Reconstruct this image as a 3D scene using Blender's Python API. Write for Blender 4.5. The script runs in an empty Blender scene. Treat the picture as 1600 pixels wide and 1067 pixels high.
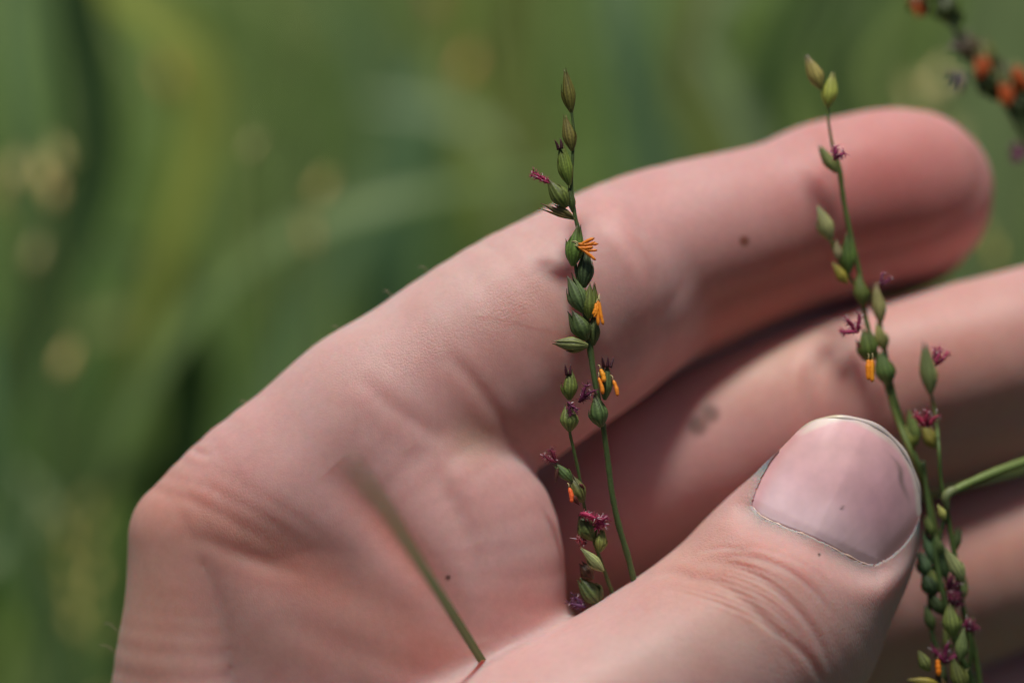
import bpy, math, random
import numpy as np
from mathutils import Vector, Matrix

random.seed(11)
rng = np.random.default_rng(11)
SC = bpy.context.scene
COL = SC.collection

# ------------------------------------------------------------------ camera, sky, sun, exposure
S = 5.8e-5                     # metres per picture unit in the plane of focus
LENS, SENSOR = 100.0, 36.0
D = 1600 * LENS / SENSOR       # distance to the plane of focus in those units
PITCH = math.radians(30)
CAM = Vector((0, 0, 0.78))
FWD = Vector((0, math.cos(PITCH), -math.sin(PITCH)))
UPV = Vector((0, math.sin(PITCH), math.cos(PITCH)))
RGT = Vector((1, 0, 0))

cam = bpy.data.objects.new('camera', bpy.data.cameras.new('camera'))
COL.objects.link(cam)
SC.camera = cam
cam.location = CAM
cam.rotation_euler = (math.pi / 2 - PITCH, 0, 0)
cam.data.lens = LENS
cam.data.sensor_width = SENSOR
cam.data.clip_start = 0.01
cam.data.clip_end = 500
cam.data.dof.use_dof = True
cam.data.dof.focus_distance = D * S
cam.data.dof.aperture_fstop = 6.2

SUN_CAM = Vector((-0.06, 0.90, 0.38)).normalized()     # right, up, towards the viewer
SUN_DIR = (RGT * SUN_CAM.x + UPV * SUN_CAM.y - FWD * SUN_CAM.z).normalized()
sun_el = math.asin(SUN_DIR.z)
sun_az = math.atan2(SUN_DIR.x, SUN_DIR.y)

world = bpy.data.worlds.new('World')
SC.world = world
world.use_nodes = True
wn = world.node_tree
bg = wn.nodes['Background']
sky = wn.nodes.new('ShaderNodeTexSky')
sky.sky_type = 'NISHITA'
sky.sun_disc = False
sky.sun_elevation = sun_el
sky.sun_rotation = sun_az
sky.air_density = 1.0
sky.dust_density = 3.0
wn.links.new(sky.outputs[0], bg.inputs[0])
bg.inputs[1].default_value = 0.050

sl = bpy.data.lights.new('sun', 'SUN')
sl.energy = 4.8
sl.angle = math.radians(9)
sl.color = (1.0, 0.97, 0.92)
sun = bpy.data.objects.new('sun', sl)
COL.objects.link(sun)
sun.rotation_euler = SUN_DIR.to_track_quat('Z', 'Y').to_euler()
sun.location = (0, 0, 3)

SC.view_settings.view_transform = 'Standard'
SC.view_settings.look = 'None'
SC.view_settings.exposure = -0.48
SC.view_settings.gamma = 1
SC.view_settings.use_curve_mapping = False
SC.render.engine = 'CYCLES'
SC.cycles.use_denoising = True
SC.cycles.max_bounces = 8
SC.cycles.transparent_max_bounces = 8
SC.cycles.sample_clamp_indirect = 6
SC.cycles.caustics_reflective = False
SC.cycles.caustics_refractive = False


# ------------------------------------------------------------------ helpers
def PX(a):
    """(n,3) array of sight-line x, y and depth behind the plane of focus -> world metres"""
    a = np.asarray(a, dtype=np.float64).reshape(-1, 3)
    k = S * (D + a[:, 2]) / D
    r = np.array(RGT)[None] * ((a[:, 0] - 800) * k)[:, None]
    u = np.array(UPV)[None] * ((533.5 - a[:, 1]) * k)[:, None]
    f = np.array(FWD)[None] * ((D + a[:, 2]) * S)[:, None]
    return np.array(CAM)[None] + r + u + f


def P(x, y, w=0.0):
    return Vector(PX([(x, y, w)])[0])


def tag(o, label=None, cat=None, group=None, kind=None):
    if label: o['label'] = label
    if cat: o['category'] = cat
    if group: o['group'] = group
    if kind: o['kind'] = kind
    return o


def empty(name, loc, label, cat, group=None):
    o = bpy.data.objects.new(name, None)
    COL.objects.link(o)
    o.empty_display_size = 0.005
    o.location = loc
    return tag(o, label, cat, group)


WLOC = {}


def make_mesh(name, verts, faces, mat, parent=None, origin=None, cols=None, smooth=True):
    """one mesh object; verts in world metres, cols per vertex (linear rgb)"""
    verts = np.asarray(verts, dtype=np.float64).reshape(-1, 3)
    origin = np.array(origin if origin is not None else (0, 0, 0), dtype=np.float64)
    me = bpy.data.meshes.new(name)
    if isinstance(faces, np.ndarray):
        n = faces.shape[1]
        me.vertices.add(len(verts)); me.loops.add(faces.size); me.polygons.add(len(faces))
        me.vertices.foreach_set('co', (verts - origin).astype(np.float32).ravel())
        me.loops.foreach_set('vertex_index', faces.astype(np.int32).ravel())
        me.polygons.foreach_set('loop_start', np.arange(0, faces.size, n, dtype=np.int32))
        me.polygons.foreach_set('loop_total', np.full(len(faces), n, dtype=np.int32))
        me.update(calc_edges=True)
    else:
        me.from_pydata([tuple(v) for v in (verts - origin)], [], faces)
    me.validate()
    if cols is not None:
        c = np.ones((len(verts), 4), dtype=np.float32)
        cols = np.asarray(cols)
        c[:, :cols.shape[1]] = cols
        at = me.color_attributes.new('Tint', 'FLOAT_COLOR', 'POINT')
        at.data.foreach_set('color', c.ravel())
    me.polygons.foreach_set('use_smooth', np.full(len(me.polygons), smooth))
    me.materials.append(mat)
    o = bpy.data.objects.new(name, me)
    COL.objects.link(o)
    WLOC[o.name] = origin
    if parent is not None:
        o.parent = parent
        base = WLOC.get(parent.name)
        if base is None:
            base = np.array(parent.location)
        o.location = Vector(origin - base)
    else:
        o.location = Vector(origin)
    return o


class MB:
    """collects shapes with a colour per vertex"""
    def __init__(s):
        s.v, s.f, s.c = [], [], []

    def add(s, v, f, c):
        b = len(s.v)
        s.v.extend([tuple(p) for p in v])
        s.f.extend([tuple(i + b for i in q) for q in f])
        s.c.extend([tuple(q) for q in c])

    def build(s, name, mat, parent=None, origin=None):
        return make_mesh(name, s.v, s.f, mat, parent, origin, np.array(s.c))


def frame_of(t, hint):
    t = t.normalized()
    a = hint - t * hint.dot(t)
    if a.length < 1e-6:
        a = Vector((1, 0, 0)) - t * t.x
    a.normalize()
    return t, a, t.cross(a).normalized()


def catmull(pts, n):
    pts = np.asarray(pts, dtype=float)
    if len(pts) == 2:
        t = np.linspace(0, 1, n + 1)[:, None]
        return pts[0] * (1 - t) + pts[1] * t
    p = np.vstack([2 * pts[0] - pts[1], pts, 2 * pts[-1] - pts[-2]])
    out = []
    for i in range(1, len(p) - 2):
        for k in range(n):
            t = k / n
            out.append(0.5 * ((2 * p[i]) + (-p[i-1] + p[i+1]) * t + (2*p[i-1] - 5*p[i] + 4*p[i+1] - p[i+2]) * t*t
                              + (-p[i-1] + 3*p[i] - 3*p[i+1] + p[i+2]) * t**3))
    out.append(p[-2])
    return np.array(out)


def tube(mb, pts, rad, col, seg=8, n=5, wob=0.0):
    """tube along px-space points; rad and colours per control point or scalars"""
    pts = np.asarray(pts, dtype=float)
    m = len(pts)
    rad = np.full(m, rad, float) if np.isscalar(rad) else np.asarray(rad, float)
    col = np.asarray(col, float)
    if col.ndim == 1: col = np.tile(col, (m, 1))
    full = catmull(np.hstack([pts, rad[:, None], col]), n)
    W = PX(full[:, :3])
    v, c = [], []
    hint = -FWD
    for i in range(len(W)):
        a, b = W[max(i-1, 0)], W[min(i+1, len(W)-1)]
        t, x, y = frame_of(Vector(b - a), hint)
        r = max(full[i, 3], 0.05) * S * (1 + wob * random.uniform(-1, 1))
        for k in range(seg):
            an = 2 * math.pi * k / seg
            v.append(Vector(W[i]) + (x * math.cos(an) + y * math.sin(an)) * r)
            sh = 1 + 0.10 * math.sin(3 * an + i * .3)
            c.append(np.clip(full[i, 4:7] * sh, 0, 1))
    f = []
    L = len(W)
    for i in range(L - 1):
        for k in range(seg):
            f.append((i*seg+k, i*seg+(k+1) % seg, (i+1)*seg+(k+1) % seg, (i+1)*seg+k))
    f.append(tuple(range(seg - 1, -1, -1)))
    f.append(tuple((L-1)*seg + k for k in range(seg)))
    mb.add(v, f, c)


# ------------------------------------------------------------------ materials
def new_mat(name):
    m = bpy.data.materials.new(name)
    m.use_nodes = True
    return m, m.node_tree, m.node_tree.nodes['Principled BSDF']


def N(t, kind, **kw):
    n = t.nodes.new(kind)
    for k, v in kw.items():
        if hasattr(n, k): setattr(n, k, v)
        else: n.inputs[k].default_value = v
    return n


def skin_material():
    m, t, b = new_mat('skin')
    L = t.links.new
    tint = N(t, 'ShaderNodeAttribute', attribute_name='Tint')
    tc = N(t, 'ShaderNodeTexCoord')
    # mottling of blood under the skin
    n1 = N(t, 'ShaderNodeTexNoise', Scale=170.0, Detail=4.0, Roughness=0.55)
    n2 = N(t, 'ShaderNodeTexNoise', Scale=1500.0, Detail=3.0, Roughness=0.6)
    for n in (n1, n2): L(tc.outputs['Object'], n.inputs['Vector'])
    r1 = N(t, 'ShaderNodeMapRange'); r1.inputs[1].default_value = .35; r1.inputs[2].default_value = .68
    L(n1.outputs['Fac'], r1.inputs[0])
    mx = N(t, 'ShaderNodeMix', data_type='RGBA', blend_type='MULTIPLY')
    mx.inputs['Factor'].default_value = 1.0
    cr = N(t, 'ShaderNodeMix', data_type='RGBA')
    cr.inputs[6].default_value = (1.02, 1.03, 1.03, 1)
    cr.inputs[7].default_value = (0.99, 0.92, 0.91, 1)
    L(r1.outputs[0], cr.inputs['Factor'])
    L(tint.outputs['Color'], mx.inputs[6]); L(cr.outputs[2], mx.inputs[7])
    mx2 = N(t, 'ShaderNodeMix', data_type='RGBA', blend_type='MULTIPLY')
    mx2.inputs['Factor'].default_value = 1.0
    cr2 = N(t, 'ShaderNodeMapRange'); cr2.inputs[3].default_value = .90; cr2.inputs[4].default_value = 1.08
    L(n2.outputs['Fac'], cr2.inputs[0])
    L(mx.outputs[2], mx2.inputs[6]); L(cr2.outputs[0], mx2.inputs[7])
    L(mx2.outputs[2], b.inputs['Base Color'])
    b.inputs['Subsurface Weight'].default_value = 0.85
    b.inputs['Subsurface Radius'].default_value = (1.0, 0.22, 0.14)
    b.inputs['Subsurface Scale'].default_value = 0.0042
    b.inputs['Subsurface Anisotropy'].default_value = 0.6
    b.inputs['Roughness'].default_value = 0.52
    b.inputs['Specular IOR Level'].default_value = 0.38
    # fine relief: crossing skin lines, pores
    def lines(rot, sx, sy, strength_scale):
        mp = N(t, 'ShaderNodeMapping')
        mp.inputs['Rotation'].default_value = rot
        mp.inputs['Scale'].default_value = (sx, sx, sy)
        L(tc.outputs['Object'], mp.inputs['Vector'])
        v = N(t, 'ShaderNodeTexVoronoi', feature='DISTANCE_TO_EDGE')
        v.inputs['Scale'].default_value = 1.0
        L(mp.outputs[0], v.inputs['Vector'])
        r = N(t, 'ShaderNodeMapRange'); r.inputs[2].default_value = .22
        L(v.outputs['Distance'], r.inputs[0])
        return r.outputs[0]
    a = lines((0.3, 0.6, 0.2), 3300, 900, 1)
    c = lines((0.3, -0.7, 0.1), 3700, 1300, 1)
    ad = N(t, 'ShaderNodeMath', operation='ADD'); L(a, ad.inputs[0]); L(c, ad.inputs[1])
    n3 = N(t, 'ShaderNodeTexNoise', Scale=6000.0, Detail=3.0)
    L(tc.outputs['Object'], n3.inputs['Vector'])
    ad2 = N(t, 'ShaderNodeMath', operation='MULTIPLY_ADD'); ad2.inputs[1].default_value = .7
    L(n3.outputs['Fac'], ad2.inputs[0]); L(ad.outputs[0], ad2.inputs[2])
    # patches where the lines are stronger
    n4 = N(t, 'ShaderNodeTexNoise', Scale=90.0, Detail=2.0)
    L(tc.outputs['Object'], n4.inputs['Vector'])
    r4 = N(t, 'ShaderNodeMapRange'); r4.inputs[1].default_value = .35; r4.inputs[2].default_value = .7
    r4.inputs[3].default_value = .15; r4.inputs[4].default_value = .9
    L(n4.outputs['Fac'], r4.inputs[0])
    bp = N(t, 'ShaderNodeBump'); bp.inputs['Distance'].default_value = 0.00008
    st = N(t, 'ShaderNodeMath', operation='MULTIPLY')
    L(r4.outputs[0], st.inputs[0]); L(tint.outputs['Alpha'], st.inputs[1])
    L(st.outputs[0], bp.inputs['Strength'])
    L(ad2.outputs[0], bp.inputs['Height']); L(bp.outputs[0], b.inputs['Normal'])
    return m


def tint_material(name, rough=.5, sss=0.0, trans=0.0, bump=0.0, bscale=3000, spec=.4, coat=0.0):
    m, t, b = new_mat(name)
    L = t.links.new
    tint = N(t, 'ShaderNodeAttribute', attribute_name='Tint')
    tc = N(t, 'ShaderNodeTexCoord')
    n = N(t, 'ShaderNodeTexNoise', Scale=bscale, Detail=3.0)
    L(tc.outputs['Object'], n.inputs['Vector'])
    mr = N(t, 'ShaderNodeMapRange'); mr.inputs[1].default_value = .25; mr.inputs[2].default_value = .75
    mr.inputs[3].default_value = .82; mr.inputs[4].default_value = 1.18
    L(n.outputs['Fac'], mr.inputs[0])
    mx = N(t, 'ShaderNodeMix', data_type='RGBA', blend_type='MULTIPLY'); mx.inputs['Factor'].default_value = 1
    L(tint.outputs['Color'], mx.inputs[6]); L(mr.outputs[0], mx.inputs[7])
    L(mx.outputs[2], b.inputs['Base Color'])
    b.inputs['Roughness'].default_value = rough
    b.inputs['Specular IOR Level'].default_value = spec
    b.inputs['Coat Weight'].default_value = coat
    if sss:
        b.inputs['Subsurface Weight'].default_value = sss
        b.inputs['Subsurface Radius'].default_value = (1, .9, .4)
        b.inputs['Subsurface Scale'].default_value = 0.0005
    if bump:
        bp = N(t, 'ShaderNodeBump', Strength=bump, Distance=0.0001)
        L(n.outputs['Fac'], bp.inputs['Height']); L(bp.outputs[0], b.inputs['Normal'])
    if trans:
        tr = N(t, 'ShaderNodeBsdfTranslucent'); L(mx.outputs[2], tr.inputs[0])
        ms = N(t, 'ShaderNodeMixShader', Fac=trans)
        out = t.nodes['Material Output']
        L(b.outputs[0], ms.inputs[1]); L(tr.outputs[0], ms.inputs[2]); L(ms.outputs[0], out.inputs[0])
    return m


M_SKIN = skin_material()
M_PLANT = tint_material('spikelet_green', rough=.5, sss=.25, bump=.35, bscale=5000)
M_ANTHER = tint_material('anther_orange', rough=.45, sss=.3, bump=.3, bscale=9000)
M_STIGMA = tint_material('stigma_purple', rough=.6, sss=.2)
M_BLADE = tint_material('leaf_blade', rough=.42, trans=.5, bscale=60, spec=.35)
M_NAIL = tint_material('nail_plate', rough=.27, sss=.5, bump=.03, bscale=260, spec=.4)

# ------------------------------------------------------------------ ground
def build_ground():
    m, t, b = new_mat('soil')
    L = t.links.new
    tc = N(t, 'ShaderNodeTexCoord')
    n = N(t, 'ShaderNodeTexNoise', Scale=14.0, Detail=6.0)
    L(tc.outputs['Object'], n.inputs['Vector'])
    r = N(t, 'ShaderNodeValToRGB')
    r.color_ramp.elements[0].color = (0.022, 0.035, 0.010, 1)
    r.color_ramp.elements[1].color = (0.070, 0.085, 0.026, 1)
    L(n.outputs['Fac'], r.inputs[0]); L(r.outputs[0], b.inputs['Base Color'])
    b.inputs['Roughness'].default_value = .95
    g = 60
    xs = np.concatenate([-np.geomspace(150, .05, g // 2), np.geomspace(.05, 150, g // 2)])
    X, Y = np.meshgrid(xs, xs, indexing='ij')
    Z = 0.008 * np.sin(X * 9) * np.cos(Y * 7.3) * np.exp(-(X**2 + Y**2) / 20)
    V = np.stack([X, Y + 1.2, Z], -1).reshape(-1, 3)
    i, j = np.meshgrid(np.arange(g-1), np.arange(g-1), indexing='ij')
    q = (i * g + j).ravel()
    F = np.stack([q, q + g, q + g + 1, q + 1], 1)
    o = make_mesh('ground', V, F, m)
    tag(o, kind='structure')


# ------------------------------------------------------------------ meadow
GREENS = [(.27, .37, .08), (.18, .29, .08), (.36, .44, .09), (.42, .48, .12), (.19, .31, .10), (.29, .38, .09), (.50, .48, .20)]


def blade_arrays(roots, heights, widths, leans, azim, cols, seg=7):
    """many bent leaf strips as one set of arrays (world metres)"""
    n = len(roots)
    t = np.linspace(0, 1, seg + 1)
    dirv = np.stack([np.cos(azim), np.sin(azim), np.zeros(n)], 1)
    side = np.stack([-np.sin(azim), np.cos(azim), np.zeros(n)], 1)
    H = heights[:, None]
    out = leans[:, None] * H * t[None] ** 2.0
    up = H * (t[None] - 0.32 * leans[:, None] * t[None] ** 3)
    ctr = roots[:, None, :] + dirv[:, None, :] * out[..., None]
    ctr = ctr.copy(); ctr[..., 2] += up
    w = widths[:, None] * np.minimum(1, (1.02 - t[None]) * 2.2) * (0.55 + 0.45 * np.minimum(1, t[None] * 4)) * .5
    a = ctr - side[:, None, :] * w[..., None]
    mid = ctr + dirv[:, None, :] * (w * .35)[..., None]
    b = ctr + side[:, None, :] * w[..., None]
    V = np.stack([a, mid, b], 2).reshape(-1, 3)
    base = (np.arange(n) * (seg + 1) * 3)[:, None, None]
    i = np.arange(seg)[None, :, None] * 3
    f1 = np.stack([base + i, base + i + 1, base + i + 4, base + i + 3], -1)
    f2 = np.stack([base + i + 1, base + i + 2, base + i + 5, base + i + 4], -1)
    F = np.concatenate([f1.reshape(-1, 4), f2.reshape(-1, 4)])
    C = np.repeat(cols, (seg + 1) * 3, axis=0)
    return V, F, C


def build_meadow():
    m, per = 84, 46
    n = m * per
    cy = 0.50 + 2.9 * rng.random(m) ** 1.6; cx = rng.uniform(-1, 1, m) * (0.22 + 0.32 * cy)
    rad = rng.uniform(.02, .10, n)
    an = rng.uniform(0, 2 * math.pi, n)
    x = np.repeat(cx, per) + rad * np.cos(an)
    y = np.repeat(cy, per) + rad * np.sin(an)
    roots = np.stack([x, y, np.zeros(n)], 1)
    h = rng.uniform(.22, .50, n)
    w = rng.uniform(.006, .016, n)
    lean = rng.uniform(.3, 1.5, n) * np.clip((y - .36) / .9, .12, 1)
    az = an + rng.normal(0, .5, n)
    ct = np.repeat(rng.integers(0, len(GREENS), m), per)
    pick = np.where(rng.random(n) < .65, ct, rng.integers(0, len(GREENS), n))
    g = np.array(GREENS)[pick] * np.array((1.02, 1.14, 1.28)) * rng.uniform(.6, 1.25, n)[:, None]
    V, F, C = blade_arrays(roots, h, w, lean, az, g)
    k = 190                                            # slimmer, nearer leaves
    y2 = rng.uniform(.42, .95, k); x2 = rng.uniform(-1, 1, k) * (.10 + .25 * y2)
    g2 = np.array([(.34, .44, .14), (.24, .36, .12), (.46, .52, .24), (.14, .24, .08)])[rng.integers(0, 4, k)]
    az2 = np.where(x2 < 0, 0, math.pi) + rng.normal(0, .6, k)
    V2, F2, C2 = blade_arrays(np.stack([x2, y2, np.zeros(k)], 1), rng.uniform(.5, .74, k), rng.uniform(.0022, .006, k),
                              rng.uniform(.05, .28, k) * np.clip((y2 - .3) * 3, .2, 1), az2, g2)
    V, F, C = np.vstack([V, V2]), np.vstack([F, F2 + len(V)]), np.vstack([C, C2])
    o = make_mesh('meadow_grass', V, F, M_BLADE, cols=C)
    tag(o, 'dense out of focus meadow of green grass leaves behind the hand', kind='stuff')


def leaf(name, pts, wid, col, label, group=None, parent=None, face=None, cat='grass blade'):
    """one long leaf in world space along px-space points (x, y, depth); wid in px at that depth"""
    pts = np.asarray(pts, float)
    wid = np.asarray(wid, float)
    full = catmull(np.hstack([pts, wid[:, None]]), 8)
    W = PX(full[:, :3])
    face = face or -FWD
    mb = MB()
    v, c, f = [], [], []
    for i in range(len(W)):
        a, b = W[max(i-1, 0)], W[min(i+1, len(W)-1)]
        t, nrm, sd = frame_of(Vector(b - a), face)
        hw = full[i, 3] * .5 * S * (D + full[i, 2]) / D
        for k, s in enumerate((-1, -.5, 0, .5, 1)):
            dip = (abs(s) - .5) * .35 * hw
            v.append(Vector(W[i]) + sd * s * hw + nrm * dip)
            q = 1.25 if s == 0 else 1.0
            c.append(np.array(col) * q)
        th = 0.00012
    nn = len(v)
    for i in range(len(W) - 1):
        for k in range(4):
            f.append((i*5+k, i*5+k+1, (i+1)*5+k+1, (i+1)*5+k))
    mb.add(v, f, c)
    o = mb.build(name, M_BLADE, parent, W[-1])
    if parent is None: tag(o, label, cat, group)
    return o


# ------------------------------------------------------------------ spikelets
G_OLIVE = (.110, .130, .035)
G_MID = (.085, .135, .045)
G_DARK = (.050, .085, .030)
G_PALE = (.260, .300, .130)
G_YEL = (.220, .250, .060)
PURP = (.055, .012, .020)
MAG = (.300, .022, .070)
ORNG = (.85, .27, .02)


def husk(mb, base, tip, width, w0, w1, col, tipcol, tipamt=.85, open_=0.0, lo=0.0, hi=1.0, depthf=.75, roll=0.0,
         veins=4, curl=0.0, seg=32, rings=13, side=(0, 2*math.pi), scale=1.0, fat=.42, clasp=False):
    """a pointed boat or seed shape between base and tip (px-space)"""
    A, B = P(base[0], base[1], w0), P(tip[0], tip[1], w1)
    ax = B - A
    Ln = ax.length
    t, nrm, sd = frame_of(ax, -FWD)
    v, f, c = [], [], []
    ww = width * .5 * S
    a0, a1 = side
    closed = abs(a1 - a0 - 2*math.pi) < 1e-4
    ns = seg if closed else seg + 1
    for i in range(rings + 1):
        u = i / rings
        uu = lo + (hi - lo) * u
        prof = (math.sin(math.pi * min(1, uu / (2*fat))) if uu < fat else
                math.cos(math.pi * .5 * (uu - fat) / (1 - fat)) ** 1.15)
        if uu >= fat: prof = prof * .6 + .4 * (1 - (uu - fat) / (1 - fat)) ** 1.1
        prof = max(prof, 0.05 if uu > .5 else .22)
        if uu < fat: prof = .22 + .78 * math.sin(math.pi * .5 * uu / fat)
        c0 = A + ax * uu + sd * (curl * ww * 4 * (uu * (1 - uu))) + nrm * 0
        am, ah = (a0 + a1) / 2, (a1 - a0) / 2
        if clasp: ah *= max(.04, 1 - u ** 1.7)
        for k in range(ns):
            an = am - ah + 2 * ah * k / seg + roll
            rib = 1 + .05 * math.cos(an * veins * 2)
            r = ww * prof * rib * scale
            off = open_ * u * u
            p = c0 + sd * (r * math.cos(an)) + nrm * (r * depthf * math.sin(an))
            if not closed:
                m = (a0 + a1) / 2 + roll
                p += (sd * math.cos(m) + nrm * math.sin(m)) * off * ww
            v.append(p)
            vein = 0.5 + .5 * math.cos(an * veins * 2)
            cc = np.array(col) * np.array((1.5, 1.27, .98)) * (0.72 + .62 * vein ** 3)
            cc = cc * (1 - .12 * math.sin(uu * 9 + an))
            tf = max(0, ((u if clasp else uu) - .70) / .30) ** 1.3 * tipamt
            bf = max(0, (.16 - uu) / .16) * .35
            cc = cc * (1 - tf) + np.array(tipcol) * tf
            cc = cc * (1 - bf) + np.array((.20, .22, .08)) * bf
            c.append(cc)
    for i in range(rings):
        for k in range(seg):
            k2 = (k + 1) % seg if closed else k + 1
            f.append((i*ns+k, i*ns+k2, (i+1)*ns+k2, (i+1)*ns+k))
    if closed:
        f.append(tuple(range(ns - 1, -1, -1)))
        f.append(tuple(rings*ns + k for k in range(ns)))
    mb.add(v, f, c)


def spikelet(parent, base, tip, width, w=0.0, col=G_MID, tipcol=PURP, tipamt=.85, gape=0.5, w1=None, awns=0, glume=True):
    w1 = w if w1 is None else w1
    org = P(base[0], base[1], w)
    width *= random.uniform(.88, 1.12)
    col = np.array(col) * random.uniform(.82, 1.15) * np.array((random.uniform(.9, 1.2), 1, random.uniform(.85, 1.1)))
    mb = MB()
    husk(mb, base, tip, width * .90, w, w1, col, tipcol, tipamt, roll=random.uniform(0, 1), curl=random.uniform(-.15, .15))
    o = mb.build('spikelet', M_PLANT, parent, org)
    if glume:
        ln = math.hypot(tip[0]-base[0], tip[1]-base[1])
        sx = 1 if random.random() < .5 else -1
        cx = 0.0 if sx > 0 else math.pi
        # two outer husks, one shorter, both slightly gaping
        for s, top, sc_, op in ((sx, 1.03, 1.0, gape), (-sx, random.uniform(.40, .75), 1.04, gape * .25)):
            g = MB()
            m = 0 if s > 0 else math.pi
            short = top < 1
            tp = tip if short else (base[0] + (tip[0]-base[0]) * top, base[1] + (tip[1]-base[1]) * top)
            jit = random.uniform(-.25, .25)
            husk(g, base, tp, width, w, w1, np.array(col) * random.uniform(.85, 1.2), tipcol, tipamt, open_=op * (.2 if top < 1 else 1),
                 side=(m - 1.35 + jit, m + 1.35 + jit), seg=24, rings=12, scale=1.07 if short else sc_, hi=top if short else 1.0, clasp=short, veins=6)
            g.build('glume', M_PLANT, o, org)
    for k in range(awns):
        g = MB()
        dx, dy = tip[0]-base[0], tip[1]-base[1]
        l = math.hypot(dx, dy); dx /= l; dy /= l
        s = (k - (awns-1)/2)
        p0 = (tip[0] - dx*8 + -dy*s*5, tip[1] - dy*8 + dx*s*5, w1 - 3)
        p2 = (tip[0] + dx*9 - dy*s*9, tip[1] + dy*9 + dx*s*9, w1 - 5 + 4*s)
        p1 = tuple((a+b)/2 + random.uniform(-1, 1) for a, b in zip(p0, p2))
        tube(g, [p0, p1, p2], [3.0, 2.4, .5], PURP, seg=6, n=3)
        g.build('husk_tip', M_PLANT, o, org)
    return o


def anther(parent, a, b, w=0, r=3.1, col=ORNG, bend=2.0):
    mb = MB()
    ax, ay = b[0]-a[0], b[1]-a[1]
    l = math.hypot(ax, ay)
    nx, ny = -ay/l, ax/l
    pts = [(a[0]+ax*t + nx*bend*math.sin(math.pi*t), a[1]+ay*t + ny*bend*math.sin(math.pi*t), w - 4*t) for t in (0, .12, .5, .88, 1)]
    c = np.array(col)
    cl = [c*.7, c, c*1.05, c*.95, c*.45]
    tube(mb, pts, [r*.35, r*.80, r, r*.82, r*.25], cl, seg=8, n=4, wob=.16)
    e = (a[0] - ax * .35 + random.uniform(-2, 2), a[1] - ay * .2 - 3, w + 4)
    tube(mb, [e, ((a[0]+e[0])/2 + 1, (a[1]+e[1])/2 - 2, w + 1), a + (w,)], .7, (.55, .45, .20), seg=4, n=2)
    return mb.build('anther', M_ANTHER, parent, P(a[0], a[1], w))


def stigma(parent, a, b, w=0, r=3.2, col=MAG, fork=0.25, hairs=60, n=2):
    for k in range(n):
        mb = MB()
        ax, ay = b[0]-a[0], b[1]-a[1]
        l = math.hypot(ax, ay)
        an = (k - (n-1)/2) * fork
        dx, dy = ax*math.cos(an) - ay*math.sin(an), ax*math.sin(an) + ay*math.cos(an)
        pts = [(a[0]+dx*t + random.uniform(-1.2, 1.2), a[1]+dy*t + random.uniform(-1.2, 1.2), w - 5*t + k*3) for t in (0, .35, .7, 1)]
        cc = np.array(col) * random.uniform(1.1, 1.6)
        tube(mb, pts, [r*.35, r*.72, r*.6, r*.25], [cc*.6, cc, cc, cc*1.15], seg=6, n=3, wob=.2)
        for h in range(hairs):
            t = random.uniform(.15, 1)
            q = (a[0]+dx*t, a[1]+dy*t, w - 5*t + k*3)
            al = random.uniform(0, 2*math.pi)
            hl = random.uniform(3, 8.0) * min(1.3, r / 3.5)
            q2 = (q[0] + hl*math.cos(al) + dx/l*2, q[1] + hl*math.sin(al) + dy/l*2, q[2] + random.uniform(-5, 5))
            lite = random.random() < .12
            tube(mb, [q, q2], [.75, .3], (.75, .60, .62) if lite else cc, seg=3, n=1)
        mb.build('stigma', M_STIGMA, parent, P(a[0], a[1], w))


def stem(parent, pts, rad, col=(.060, .110, .040), seg=10):
    mb = MB()
    tube(mb, pts, rad, np.array(col) * np.array((1.6, 1.3, .8)), seg=seg, n=6, wob=.09)
    return mb.build('stem', M_PLANT, parent, PX([pts[0]])[0])


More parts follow.
